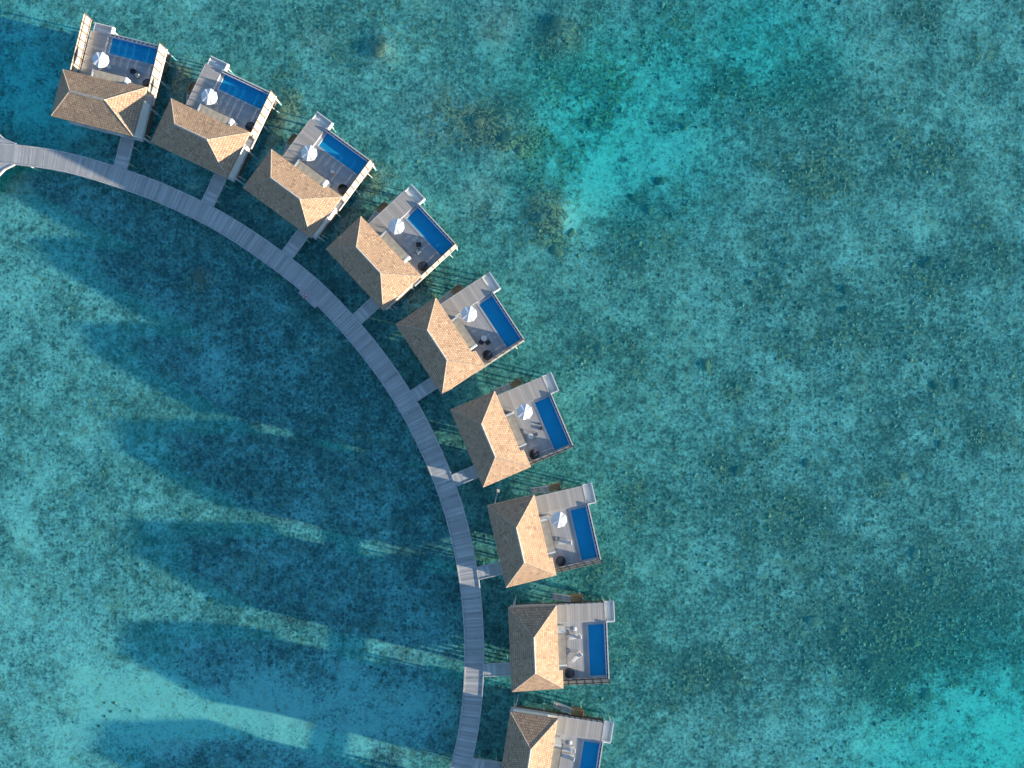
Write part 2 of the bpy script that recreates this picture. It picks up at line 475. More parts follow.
def make_villa():
    r = empty('water_villa')
    make_roof(r)
    # walls
    w = MB()
    t = .18
    w.box(BX0, BX0 + t, BY0, BY1, DECK_Z - .02, EAVE_Z - .05)
    w.box(BX1 - t, BX1, BY0, BY1, DECK_Z - .02, EAVE_Z + .1)
    w.box(BX0 + t, BX1 - t, BY0, BY0 + t, DECK_Z - .02, EAVE_Z - .05)
    w.box(BX0 + t, BX1 - t, BY1 - t, BY1, DECK_Z - .02, EAVE_Z - .05)
    wo = w.build('wall', M['white'], r)
    d = MB(); d.box(BX0 - .03, BX0 + .03, -4.5, -3.4, DECK_Z, DECK_Z + 2.1)
    do = d.build('door', M['darkwood'], r)
    h = MB(); h.tube((BX0 - .07, -3.55, DECK_Z + .9), (BX0 - .07, -3.55, DECK_Z + 1.2), .02); h.build('handle', M['metal'], do)
    for (ya, yb) in ((-1.6, .2), (1.8, 3.6)):
        fr = MB()
        for bx in ((BX0 - .05, BX0 + .02, ya - .07, yb + .07, DECK_Z + .83, DECK_Z + .9), (BX0 - .05, BX0 + .02, ya - .07, yb + .07, DECK_Z + 2.1, DECK_Z + 2.17),
                   (BX0 - .05, BX0 + .02, ya - .07, ya, DECK_Z + .9, DECK_Z + 2.1), (BX0 - .05, BX0 + .02, yb, yb + .07, DECK_Z + .9, DECK_Z + 2.1)): fr.box(*bx)
        fo = fr.build('window', M['wood'], r)
        g = MB(); g.box(BX0 - .02, BX0 - .004, ya, yb, DECK_Z + .9, DECK_Z + 2.1); g.build('pane', M['glass'], fo)
    sd = MB()
    sd.box(BX1 - .01, BX1 + .03, -2.4, 1.9, DECK_Z + .02, DECK_Z + 2.3)
    so = sd.build('sliding_door', M['glass'], r)
    sf = MB()
    for k in range(5):
        yy = -2.4 + 4.3 * k / 4
        sf.box(BX1 + .03, BX1 + .07, yy - .04, yy + .04, DECK_Z + .02, DECK_Z + 2.34)
    sf.box(BX1 + .03, BX1 + .07, -2.44, 1.94, DECK_Z + 2.34, DECK_Z + 2.42)
    sf.build('door_frame', M['darkwood'], so)
    # floor slab under the house
    fl = MB(); fl.box(BX0 - .35, BX1 + .0, BY0 - .12, BY1 + .12, DECK_Z - .32, DECK_Z - .03)
    fl.build('floor_slab', M['beam'], r)
    # pool deck and upper deck, boards run along the row
    pd = MB()
    planks(pd, BX1 + .02, 8.05, -5.95, 2.62, DECK_Z)
    pd.build('pool_deck', M['deckplank'], r)
    ud = MB()
    planks(ud, BX1 + .02, 10.8, 2.78, 5.3, UP_Z, w=.15)
    ud.build('upper_deck', M['upplank'], r)
    sk = MB()
    sk.box(BX1, 10.8, 2.66, 2.775, DECK_Z - .25, UP_Z + .005)
    sk.box(BX1, 10.83, 5.305, 5.42, DECK_Z - .35, UP_Z + .01)
    sk.box(10.81, 10.93, 2.66, 5.42, DECK_Z - .35, UP_Z + .02)
    sk.box(BX1, 11.1, -6.14, -6.02, DECK_Z - .35, DECK_Z + .03)
    sk.box(BX1, 10.8, -5.9, 5.2, DECK_Z - .34, DECK_Z - .12)
    sk.build('deck_edge_beam', M['beam'], r)
    for i in range(9):
        x = 3.9 + 6.7 * i / 8
        k = MB(); k.box(x - .05, x + .05, 5.43, 5.52, DECK_Z - .9, UP_Z + .14)
        k.build('edge_post', M['darkwood'], r)
    # pool
    ps = MB()
    X0, X1, Y0, Y1 = 8.3, 10.62, -5.6, 2.2
    zb = DECK_Z - .55; zt = DECK_Z - .01
    ps.box(X0 - .12, X1 + .12, Y0 - .12, Y1 + .12, zb - .12, zb)
    ps.box(X0 - .12, X0, Y0 - .12, Y1 + .12, zb, zt); ps.box(X1, X1 + .12, Y0 - .12, Y1 + .12, zb, zt)
    ps.box(X0, X1, Y0 - .12, Y0, zb, zt); ps.box(X0, X1, Y1, Y1 + .12, zb, zt)
    po = ps.build('pool', M['tile'], r)
    for k in range(3):
        st = MB(); st.box(X0 + .01, X1 - .01, Y0 + .01, Y0 + 1.5 - .45 * k, zb + .10 * k + .001, zb + .10 * (k + 1)); st.build('pool_step', M['tile'], po)
    wt = MB(); wt.add([(X0, Y0, zt - .1), (X1, Y0, zt - .1), (X1, Y1, zt - .1), (X0, Y1, zt - .1)], [(0, 1, 2, 3)])
    wt.build('pool_water', M['poolwater'], po)
    cp = MB()
    cp.box(8.06, X0 + .03, -5.95, 2.64, DECK_Z - .2, DECK_Z + .03)
    cp.box(X0 + .03, X1 + .1, Y1 - .02, 2.64, DECK_Z - .2, DECK_Z + .03)
    cp.box(X0 + .03, X1 + .1, -5.95, Y0 + .02, DECK_Z - .2, DECK_Z + .03)
    cp.build('pool_coping', M['deckplank'], po)
    # outer parapet: twin rails with a dark gutter between
    pp = MB()
    pp.box(10.70, 10.82, -6.0, 2.64, DECK_Z - .3, DECK_Z + .42)
    pp.box(11.0, 11.16, -6.0, 2.64, DECK_Z - .3, DECK_Z + .52)
    po2 = pp.build('pool_parapet', M['coping'], r)
    gt = MB(); gt.box(10.82, 11.0, -5.98, 2.62, DECK_Z - .3, DECK_Z + .05); gt.build('gutter', M['darkwood'], po2)
    tk = MB()
    for i in range(13):
        y = -5.7 + 8.1 * i / 12; tk = MB(); tk.box(10.82, 11.0, y - .05, y + .05, DECK_Z + .05, DECK_Z + .34)
        tk.build('gutter_bar', M['coping'], po2)
    # low landing beyond the upper deck
    la = MB(); planks(la, 10.95, 12.3, 2.6, 5.35, DECK_Z - .35, w=.2)
    lo = la.build('water_landing', M['paleplank'], r)
    lk = MB()
    lk.box(12.3, 12.42, 2.48, 5.47, DECK_Z - .6, DECK_Z - .12); lk.box(10.95, 12.3, 2.44, 2.58, DECK_Z - .6, DECK_Z + .12); lk.box(10.95, 12.3, 5.36, 5.47, DECK_Z - .6, DECK_Z - .25)
    lk.build('landing_kerb', M['white'], lo)
    # dark boxes added under pool and deck edges to block low sun beneath
    for bx in ((8.15, 10.72, -5.75, 2.3, .22, zb - .13), (10.83, 10.9, 2.3, 5.35, .25, DECK_Z - .36), (BX0 + .2, 8.1, -5.93, -5.88, .95, DECK_Z - .36), (BX0 + .2, 10.8, 5.22, 5.29, .75, DECK_Z - .36)):
        k = MB(); k.box(*bx); k.build('tank_sun_block' if bx[0] == 8.15 else 'deck_sun_block', M['darkwood'], r)
    # steps down to the water on the up-row side
    ls = MB(); planks(ls, 5.9, 7.6, 5.55, 6.4, DECK_Z - .5, w=.2); ls.box(7.6, 7.7, 5.53, 6.42, DECK_Z - .95, DECK_Z - .1); ls.box(5.9, 7.6, 6.42, 6.5, DECK_Z - 1.15, DECK_Z - .3)
    so2 = ls.build('stair_landing', M['wood'], r)
    st = MB()
    for k in range(9):
        x = 5.82 - .33 * k; st.box(x - .3, x, 5.62, 6.36, DECK_Z - .72 - .21 * k, DECK_Z - .67 - .21 * k)
    sto = st.build('water_stairs', M['plank'], r)
    sg = MB()
    for y in (5.56, 6.41):
        a = Vector((5.9, y, DECK_Z - .55)); b = Vector((2.8, y, DECK_Z - 2.5))
        sg.add([a + Vector((0, -.04, -.2)), a + Vector((0, .04, -.2)), a + Vector((0, .04, .08)), a + Vector((0, -.04, .08)),
                b + Vector((0, -.04, -.2)), b + Vector((0, .04, -.2)), b + Vector((0, .04, .08)), b + Vector((0, -.04, .08))],
               [(0, 1, 2, 3), (7, 6, 5, 4), (0, 4, 5, 1), (1, 5, 6, 2), (2, 6, 7, 3), (3, 7, 4, 0)])
    sg.build('stringer', M['white'], sto)
    # shaded day-bed bay: cloth awning between two white end walls
    for y in (-2.92, 2.02):
        e = MB(); e.box(BX1 + .02, 4.75, y, y + .24, DECK_Z + .01, EAVE_Z - .42); e.build('end_wall', M['white'], r)
    aw = MB()
    nx, ny = 6, 16
    P = [(BX1 + .1 + (4.72 - BX1 - .1) * i / nx, -2.66 + 4.66 * j / ny, EAVE_Z - .40 - .05 * math.sin(math.pi * i / nx) * (1 + .3 * math.sin(j * 2.1))) for j in range(ny + 1) for i in range(nx + 1)]
    fs = [(j * (nx + 1) + i, j * (nx + 1) + i + 1, (j + 1) * (nx + 1) + i + 1, (j + 1) * (nx + 1) + i) for j in range(ny) for i in range(nx)]
    aw.add(P, fs); aw.add([(p[0], p[1], p[2] - .03) for p in P], [f[::-1] for f in fs])
    awo = aw.build('awning', M['khaki'], r, smooth=True)
    ab = MB(); ab.box(4.73, 4.79, -2.66, 2.0, EAVE_Z - .55, EAVE_Z - .42); ab.build('awning_beam', M['darkwood'], awo)
    bd = MB(); bd.box(BX1 + .1, 4.5, -2.6, 1.95, DECK_Z + .01, DECK_Z + .38); bdo = bd.build('day_bed', M['darkwood'], r)
    mt = MB(); mt.box(BX1 + .18, 4.45, -2.5, 1.85, DECK_Z + .381, DECK_Z + .52); mt.build('mattress', M['khaki'], bdo)
    # fence on the down-row side
    make_fence(r, -6.0, 3.75, 11.08, DECK_Z + .04, 1.9, -1)
    # piles
    for x in (-2.7, 1.8, 6.4, 10.9):
        for y in (-5.85, -1.9, 1.8, 5.15):
            p = MB(); p.tube((x, y, BED_Z - .3), (x, y, DECK_Z - .3), .15, n=10); p.build('pile', M['pile'], r)
    for x, y in ((12.0, 2.8), (12.0, 5.2), (7.4, 6.3), (6.1, 6.3)):
        p = MB(); p.tube((x, y, BED_Z - .3), (x, y, DECK_Z - .4), .1, n=8); p.build('pile', M['pile'], r)
    # braces reaching out beyond the eaves
    for x in (-2.2, 9.4):
        p = MB(); p.tube((x, -6.0, DECK_Z - .35), (x + .15, -6.45, -.4), .06, n=8); p.build('brace', M['pile'], r)
    p = MB(); p.tube((-2.6, 5.5, DECK_Z - .2), (-2.3, 6.3, -.6), .07, n=8); p.build('brace', M['pile'], r)
    return r

proto = make_villa()
VROOT = []
for i, (c, a) in enumerate(VILLA):
    o = proto if i == 0 else copy_tree(proto)
    o.location = c; o.rotation_euler = (0, 0, a)
    tag(o, VL[i], 'villa', 'thatched villas on stilts along the boardwalk')
    VROOT.append(o)
    if i:
        # piles of a villa are kept, only their seeds of weathering differ through object random
        pass
make_fence(VROOT[0], 5.62, 3.9, 12.5, UP_Z + .02, 1.95, 1)

def VP(i, u, v, z):
    c, a = VILLA[i]
    return Vector((c.x + u * math.cos(a) - v * math.sin(a), c.y + u * math.sin(a) + v * math.cos(a), z))

# ------------------------------------------------------------------ boardwalk
CTR = [(-34, 151), (-10, 152.5), (13, 154.2), (50, 159), (83, 166.5), (117, 177), (150, 188.5), (183, 202.8), (217, 220), (250, 240.5), (283, 264),
       (315, 290), (348.5, 324.5), (380.5, 364), (407, 403.7), (427, 442), (443.5, 480), (455.5, 516), (465, 556), (471.5, 599), (474.3, 645), (473.5, 685.5),
       (468.8, 729), (460.5, 768), (450, 806), (436, 845), (419, 884), (399, 922), (376, 960)]
BW_Z = 1.6
pts = [W(x, y, BW_Z).xy for x, y in CTR]
def catmull(P, step):
    out = []
    for i in range(1, len(P) - 2):
        p0, p1, p2, p3 = P[i - 1], P[i], P[i + 1], P[i + 2]
        n = 24
        for k in range(n):
            t = k / n
            out.append(.5 * ((2 * p1) + (p2 - p0) * t + (2 * p0 - 5 * p1 + 4 * p2 - p3) * t * t + (3 * p1 - p0 - 3 * p2 + p3) * t ** 3))
    return out
raw = catmull(pts, .1)
for _ in range(60):
    raw = [raw[0]] + [(raw[i - 1] + raw[i] * 2 + raw[i + 1]) / 4 for i in range(1, len(raw) - 1)] + [raw[-1]]
def resample(P, d):
    out = [P[0].copy()]; acc = 0; last = P[0]
    for q in P[1:]:
        L = (q - last).length
        while acc + L >= d:
            t = (d - acc) / L; last = last + (q - last) * t; out.append(last.copy()); L = (q - last).length; acc = 0
        acc += L; last = q
    return out
PW = .2
path = resample(raw, PW)
HW = 1.5
def frame(i):
    a = path[max(0, i - 3)]; b = path[min(len(path) - 1, i + 3)]
    t = (b - a).normalized(); return t, Vector((-t.y, t.x))
bw = empty('boardwalk', (path[len(path) // 2].x, path[len(path) // 2].y, 0))
O = bw.location.copy()
def bbuild(mb, name, mat, parent=None):
    mb.v = [(x - O.x, y - O.y, z) for x, y, z in mb.v]
    return mb.build(name, mat, parent or bw)
dk = MB()
for i, p in enumerate(path):
    t, n = frame(i)
    ez = random.uniform(0, .005); ex = random.uniform(-.02, .02)
    mi = 1 if (i % 30 == 0 or (i % 30 == 11 and random.random() < .5)) else 0
    g = PW / 2 - (.012 if mi == 0 else .055)
    vs = []
    for z in (BW_Z - .06, BW_Z + ez + (.006 if mi else 0)):
        for s_ in (-1, 1):
            for w_ in (-1, 1):
                q = p + t * (g * s_) + n * (w_ * (HW - .16) + ex)
                vs.append((q.x, q.y, z))
    dk.add(vs, [(0, 1, 3, 2), (4, 6, 7, 5), (0, 4, 5, 1), (2, 3, 7, 6), (0, 2, 6, 4), (1, 5, 7, 3)], mi=mi)
bbuild(dk, 'deck_plank', [M['plank'], M['beam']])
for side in (-1, 1):
    kb = MB(); prev = None
    seg = list(range(0, len(path), 4))
    for a, b in zip(seg[:-1], seg[1:]):
        q = []
        for i in (a, b):
            t, n = frame(i)
            q.append((path[i] + n * side * (HW - .15), path[i] + n * side * HW))
        (i0, o0), (i1, o1) = q
        vs = [(p.x, p.y, z) for z in (BW_Z - .35, BW_Z + .09) for p in (i0, o0, o1, i1)]
        kb.add(vs, [(0, 3, 2, 1), (4, 5, 6, 7), (0, 1, 5, 4), (1, 2, 6, 5), (2, 3, 7, 6), (3, 0, 4, 7)])
    bbuild(kb, 'kerb_beam', M['beam'])
for i in range(8, len(path), 20):
    t, n = frame(i)
    for s_ in (-1, 1):
        q = path[i] + n * s_ * (HW - .25)
        k = MB(); k.tube((q.x, q.y, BED_Z - .3), (q.x, q.y, BW_Z - .1), .14, n=9); bbuild(k, 'pile', M['pile'])
# junction where another walkway meets the boardwalk
jp = [W(x, y, BW_Z - .012).xy for x, y in ((16, 144.3), (3, 139), (-6, 131), (-14, 118), (-46, 112), (-46, 205), (-12, 190), (-4, 177), (4, 169), (14, 164))][::-1]
if sum((jp[i].x * jp[(i + 1) % 10].y - jp[(i + 1) % 10].x * jp[i].y) for i in range(10)) < 0: jp = jp[::-1]
j = MB(); j.sheet(jp, BW_Z - .3, BW_Z - .012)
bbuild(j, 'junction_deck', M['plank'])
for line in (((16, 143.9), (3, 138.4), (-6, 130.2), (-14, 117)), ((14, 164.2), (4, 169.2), (-4, 177.4), (-12, 190))):
    k = MB()
    for a, b in zip(line[:-1], line[1:]):
        A_ = W(*a, BW_Z).xy; B_ = W(*b, BW_Z).xy; d = (B_ - A_).normalized(); n = Vector((-d.y, d.x)) * .09
        k.sheet([A_ - n, B_ - n, B_ + n, A_ + n], BW_Z - .3, BW_Z + .05)
    bbuild(k, 'kerb_beam', M['plank'])
# small viewing bay on the lagoon side
bay = [W(x, y, BW_Z).xy for x, y in ((298.7, 292.4), (302.6, 287.6), (320.0, 303.0), (315.1, 307.6))]
if (bay[1] - bay[0]).cross(bay[2] - bay[1]) < 0: bay = bay[::-1]
k = MB(); k.sheet(bay, BW_Z - .3, BW_Z + .012); bbuild(k, 'viewing_bay', M['plank'])
k = MB()
cen = sum(bay, Vector((0, 0))) / 4
for a, b in zip(bay, bay[1:] + bay[:1]):
    mid = (a + b) / 2
    dist = min((mid - p).length for p in path)
    if dist < 1.75: continue
    d = (b - a).normalized(); n = Vector((-d.y, d.x)) * .07
    k.sheet([a - n, b - n, b + n, a + n], BW_Z - .2, BW_Z + .13)
bbuild(k, 'bay_kerb', M['beam'])
tag(bw, 'long curved plank boardwalk on piles linking all the villas', 'boardwalk')

# lifebuoy on the bay
lb = empty('lifebuoy', W(305.3, 296.3, BW_Z + .03)); lb.rotation_euler = (R(38), 0, R(-42))
lb.location.z = BW_Z + .30
def torus(mb, R0, r, a0, a1, n=10, m=8):
    vs = []; fs = []
    for i in range(n + 1):
        a = a0 + (a1 - a0) * i / n
        for k_ in range(m):
            b = k_ * 2 * math.pi / m
            vs.append(((R0 + r * math.cos(b)) * math.cos(a), (R0 + r * math.cos(b)) * math.sin(a), r * math.sin(b)))
    for i in range(n):
        for k_ in range(m):
            fs.append((i * m + k_, (i + 1) * m + k_, (i + 1) * m + (k_ + 1) % m, i * m + (k_ + 1) % m))
    mb.add(vs, fs)
for q in range(4):
    a = q * math.pi / 2
    k = MB(); torus(k, .33, .08, a, a + 1.0); k.build('red_band', M['red'], lb, smooth=True)
    k = MB(); torus(k, .33, .078, a + 1.0, a + math.pi / 2); k.build('white_band', M['cloth'], lb, smooth=True)
tag(lb, 'pinkish red lifebuoy on the small bay at the boardwalk edge', 'lifebuoy')

# jetties
JL = ['plank jetty to the first villa, closest to the boardwalk junction', 'plank jetty to the second villa from the boardwalk junction', 'plank jetty to the third villa from the boardwalk junction',
      'plank jetty to the fourth villa, beside the boardwalk bay', 'plank jetty to the fifth villa', 'plank jetty to the sixth villa, its far end in a sun patch',
      'plank jetty to the seventh villa, crossed by a sunlit triangle', 'plank jetty to the eighth villa, meeting the boardwalk squarely', 'plank jetty to the ninth villa, cut off at the lower edge']
JV = [-3.35, -3.5, -3.6, -3.75, -3.85, -3.95, -4.1, -4.25, -4.2]
for i in range(9):
    u = -3.0; n = 0
    L = 0
    while L < 14:
        q = VP(i, u - L, JV[i], 0).xy
        if min((q - p).length for p in path) < HW + .06: break
        L += .05
    jo = empty('villa_jetty', VP(i, u, JV[i], 0), VILLA[i][1])
    k = MB(); planks(k, -L, 0.0, -.83, .83, BW_Z + .05, w=.24)
    k.build('jetty_plank', M['plank'], jo)
    for s_ in (-1, 1):
        k = MB(); k.box(-L, 0, s_ * .91 - .07, s_ * .91 + .07, BW_Z - .2, BW_Z + .14); k.build('kerb_beam', M['beam'], jo)
    for x in (-L * .25, -L * .8):
        for s_ in (-.7, .7):
            k = MB(); k.tube((x, s_, BED_Z - .3), (x, s_, BW_Z - .02), .11, n=8); k.build('pile', M['pile'], jo)
    k = MB()
    for q in range(3): k.box(-.02 + q * .3 - .3 * 0, .28 + q * .3, -.8, .8, BW_Z + .06, BW_Z + .05 + .16 * (q + 1))
    k.build('entrance_step', M['plank'], jo)
    tag(jo, JL[i], 'jetty', 'short jetties from boardwalk to villas')

# ------------------------------------------------------------------ furniture
VN = ['first villa by the boardwalk junction', 'second villa from the boardwalk junction', 'third villa from the boardwalk junction', 'fourth villa from the boardwalk junction', 'fifth villa from the boardwalk junction',
      'sixth villa from the boardwalk junction', 'seventh villa from the boardwalk junction', 'eighth villa from the boardwalk junction', 'ninth villa from the boardwalk junction']

def make_parasol():
    r = empty('parasol')
    zt, ze, rad = 2.72, 2.42, 1.2
    c = MB(); n = 8
    vs = []
    RN = 6
    for k in range(RN + 1):
        t = k / RN
        for i in range(n * 2):
            a = i * math.pi / n
            rr = rad * t * (1 if i % 2 == 0 else (.955 - .01))
            z = zt - (zt - ze) * (t ** 1.15) - (.06 * t if i % 2 else 0)
            vs.append((rr * math.cos(a), rr * math.sin(a), z))
    fs = []
    m = n * 2
    for k in range(RN):
        for i in range(m):
            fs.append((k * m + i, k * m + (i + 1) % m, (k + 1) * m + (i + 1) % m, (k + 1) * m + i))
    c.add(vs, fs)
    # valance
    b0 = RN * m
    vs2 = [vs[b0 + i] for i in range(m)] + [(vs[b0 + i][0] * 1.0, vs[b0 + i][1] * 1.0, vs[b0 + i][2] - .14) for i in range(m)]
    c.add(vs2, [(i, (i + 1) % m, m + (i + 1) % m, m + i) for i in range(m)])
    c.build('canopy', M['cloth'], r)
    p = MB(); p.tube((0, 0, .05), (0, 0, zt + .1), .03); p.build('pole', M['metal'], r)
    p = MB(); p.lathe([(0, 0), (.34, 0), (.34, .05), (.08, .09), (.05, .3), (0, .3)], 20); p.build('base', M['metal'], r)
    p = MB(); p.lathe([(0, zt + .14), (.05, zt + .1), (.055, zt + .03), (.02, zt - .02)][::-1], 10); p.build('finial', M['metal'], r)
    for i in range(8):
        a = i * math.pi / 4
        p = MB(); p.tube((.04 * math.cos(a), .04 * math.sin(a), zt - .05), (1.15 * math.cos(a), 1.15 * math.sin(a), ze - .02), .012, n=5); p.build('rib', M['metal'], r)
    return r
par = make_parasol()
tilt = [(12, 4), (5, -6), (3, 4), (-4, 3), (3, -5), (4, 5), (-3, 4)]
for i in range(7):
    o = par if i == 0 else copy_tree(par)
    o.location = VP(i, 6.3, 1.62, DECK_Z + .008); o.rotation_euler = (R(tilt[i][0] * .3), R(tilt[i][1] * .3), VILLA[i][1] + R(11 * i))
    tag(o, f'open white octagonal parasol on the deck of the {VN[i]}', 'parasol', 'white parasols on the villa decks')
def make_folded():
    r = empty('parasol')
    p = MB(); p.tube((0, 0, .05), (0, 0, 2.8), .03); p.build('pole', M['metal'], r)
    p = MB(); p.lathe([(0, 0), (.34, 0), (.34, .05), (.08, .09), (.05, .3), (0, .3)], 20); p.build('base', M['metal'], r)
    c = MB(); n = 16; vs = []; fs = []
    prof = [(.03, 2.85), (.10, 2.5), (.13, 2.1), (.15, 1.7), (.19, 1.35)]
    for rr, z in prof:
        for i in range(n):
            a = i * 2 * math.pi / n; q = rr * (1.15 if i % 2 else .7); vs.append((q * math.cos(a), q * math.sin(a), z))
    for k in range(len(prof) - 1):
        for i in range(n): fs.append((k * n + i, (k + 1) * n + i, (k + 1) * n + (i + 1) % n, k * n + (i + 1) % n))
    c.add(vs, fs); c.build('folded_canopy', M['cloth'], r)
    return r
fp = make_folded()
for q, i in enumerate((7, 8)):
    o = fp if q == 0 else copy_tree(fp)
    o.location = VP(i, 6.3, 1.62, DECK_Z + .008); o.rotation_euler = (0, 0, VILLA[i][1])
    tag(o, f'folded white parasol standing on the deck of the {VN[i]}', 'parasol', 'white parasols on the villa decks')

def make_nest():
    r = empty('round_daybed')
    p = MB(); p.lathe([(0, .02), (.62, .02), (.72, .2), (.74, .42), (.70, .44), (.64, .34), (0, .34)], 32); p.build('wicker_base', M['wicker'], r, smooth=True)
    p = MB(); p.lathe([(0, .345), (.63, .345), (.645, .42), (.58, .47), (0, .48)], 28); p.build('cushion', M['cush'], r, smooth=True)
    sh = MB(); n, m = 18, 8; vs = []; fs = []
    for j in range(m + 1):
        for i in range(n + 1):
            a = math.pi * (.06 + .88 * i / n); t = j / m
            rr = .74 + .08 * math.sin(t * math.pi) - .2 * t; z = .40 + .55 * t * math.sin(math.pi * (i / n)) ** .6
            vs.append((rr * math.cos(a), rr * math.sin(a), z))
    for j in range(m):
        for i in range(n): fs.append((j * (n + 1) + i, j * (n + 1) + i + 1, (j + 1) * (n + 1) + i + 1, (j + 1) * (n + 1) + i))
    sh.add(vs, fs); sh.add([(x * .95, y * .95, z) for x, y, z in vs], [f[::-1] for f in fs])
    sh.build('backrest_shell', M['wicker'], r, smooth=True)
    return r
nest = make_nest()
nrot = [200, 150, 20, 215, 60, 100, 235, 80]
for i in range(8):
    o = nest if i == 0 else copy_tree(nest)
    o.location = VP(i, 5.2, -4.85, DECK_Z + .006); o.rotation_euler = (0, 0, R(nrot[i]))
    tag(o, f'round black wicker daybed by the fence of the {VN[i]}', 'daybed', 'round black daybeds on the villa decks')

def soft_box(mb, x0, x1, y0, y1, z0, z1, r=.06):
    bm = bmesh.new(); bmesh.ops.create_cube(bm, size=1)
    for v in bm.verts:
        v.co = Vector(((x0 + x1) / 2 + v.co.x * (x1 - x0), (y0 + y1) / 2 + v.co.y * (y1 - y0), (z0 + z1) / 2 + v.co.z * (z1 - z0)))
    bmesh.ops.bevel(bm, geom=list(bm.edges), offset=min(r, (z1 - z0) * .45), segments=3, affect='EDGES', profile=.6)
    bm.verts.ensure_lookup_table()
    mb.add([v.co.copy() for v in bm.verts], [tuple(v.index for v in f.verts) for f in bm.faces]); bm.free()

def towel(name, loc, rz, mat, w=.5, d=.35, h=.14):
    k = MB(); n = 10; vs = []; fs = []
    for j in range(n + 1):
        for i in range(n + 1):
            x = (i / n - .5); y = (j / n - .5); e = max(0, 1 - max(abs(x), abs(y)) * 2)
            z = h * min(1, e * 3.0) * (.75 + .5 * mnoise.noise(Vector((x * 4, y * 4, w * 9))))
            vs.append((x * w * (1 + .15 * mnoise.noise(Vector((y * 3, w, 2)))), y * d * (1 + .2 * mnoise.noise(Vector((x * 3, w, 5)))), max(0, z)))
    for j in range(n):
        for i in range(n): fs.append((j * (n + 1) + i, j * (n + 1) + i + 1, (j + 1) * (n + 1) + i + 1, (j + 1) * (n + 1) + i))
    k.add(vs, fs)
    o = k.build(name, mat, None, smooth=True); o.location = loc; o.rotation_euler = (0, 0, rz)
    return o
for i in (5, 7):
    t_ = towel('towel', VP(i, 5.55 if i == 5 else 5.95, -4.5 if i == 5 else -5.35, DECK_Z + (.49 if i == 5 else .012)), VILLA[i][1] + .5, M['pink'], .5, .38, .10)
    tag(t_, ('pink towel on the round daybed of the sixth villa' if i == 5 else 'pink towel on the deck beside daybed of the eighth villa'), 'towel')

def make_lounger():
    r = empty('sun_lounger')
    f = MB()
    f.box(-.95, .95, -.32, -.27, .22, .29); f.box(-.95, .95, .27, .32, .22, .29)
    for x in (-.9, -.3, .3, .9): f.box(x - .03, x + .03, -.27, .27, .23, .28)
    f.build('frame', M['metal'], r)
    for x in (-.85, .85):
        for y in (-.295, .295):
            k = MB(); k.box(x - .025, x + .025, y - .025, y + .025, 0, .22); k.build('leg', M['metal'], r)
    k = MB(); soft_box(k, -.95, .35, -.3, .3, .292, .40); k.build('mattress', M['pale'], r, smooth=True)
    k = MB(); soft_box(k, 0, .85, -.3, .3, 0, .10); b = k.build('backrest', M['pale'], r, smooth=True); b.location = (.33, 0, .30); b.rotation_euler = (0, R(-32), 0)
    return r
lg = make_lounger()
first = True
for (i, u, v, rz, lab) in ((6, 6.4, -2.2, -14, 'white sun lounger beside the awning on the seventh villa deck'), (7, 6.15, .55, 8, 'white sun lounger beside the folded parasol of the eighth villa'),
                           (7, 6.3, -2.5, 40, 'white sun lounger turned slantwise on the eighth villa deck'), (8, 6.1, .75, 5, 'white sun lounger nearest the folded parasol of the ninth villa'),
                           (8, 6.15, -.35, -6, 'second white sun lounger on the deck of the ninth villa')):
    o = lg if first else copy_tree(lg); first = False
    o.location = VP(i, u, v, DECK_Z + .006); o.rotation_euler = (0, 0, VILLA[i][1] + R(rz))
    tag(o, lab, 'sun lounger', 'white sun loungers on the villa decks')

def make_chair(seatmat):
    r = empty('armchair')
    k = MB(); soft_box(k, -.3, .3, -.3, .3, .33, .45); k.build('seat', seatmat, r, smooth=True)
    k = MB(); soft_box(k, -.36, -.26, -.34, .34, .3, .82); k.build('backrest', seatmat, r, smooth=True)
    for s_ in (-1, 1):
        k = MB(); soft_box(k, -.3, .3, s_ * .34 - .04, s_ * .34 + .04, .3, .62); k.build('armrest', M['wicker'], r, smooth=True)
        for x in (-.27, .27):
            k = MB(); k.tube((x, s_ * .3, 0), (x, s_ * .3, .34), .025, n=6); k.build('leg', M['wicker'], r)
    return r
def make_table(mat):
    r = empty('round_table')
    k = MB(); k.lathe([(0, .66), (.40, .66), (.42, .68), (.40, .71), (0, .71)], 28); k.build('tabletop', mat, r)
    k = MB(); k.lathe([(.25, 0), (.25, .03), (.05, .06), (.04, .66)], 16); k.build('pedestal', M['metal'], r)
    return r
dch = make_chair(M['cush']); wch = make_chair(M['pale']); tb = make_table(M['pale'])
ud = {'d': 0, 'w': 0, 't': 0}
def putf(kind, src, i, u, v, rz, lab, cat, grp):
    o = src if ud[kind] == 0 else copy_tree(src); ud[kind] += 1
    o.location = VP(i, u, v, DECK_Z + .006); o.rotation_euler = (0, 0, VILLA[i][1] + R(rz)); tag(o, lab, cat, grp)
GC, GT = 'armchairs on the pool decks', 'small round tables on the pool decks'
putf('d', dch, 0, 6.4, -2.35, 200, 'dark armchair alone on the deck of the first villa', 'armchair', GC)
putf('w', wch, 0, 6.1, -3.0, 60, 'pale armchair beside the dark one on the first villa deck', 'armchair', GC)
putf('w', wch, 3, 6.15, -2.75, 95, 'white armchair on the grey deck of the fourth villa', 'armchair', GC)
putf('d', dch, 3, 6.95, -2.1, 230, 'dark armchair nearer the pool of the fourth villa', 'armchair', GC)
putf('t', tb, 4, 6.15, -2.45, 0, 'small pale round table on the fifth villa deck', 'table', GT)
putf('d', dch, 4, 5.5, -2.75, 20, 'dark armchair on the awning side of the fifth villa table', 'armchair', GC)
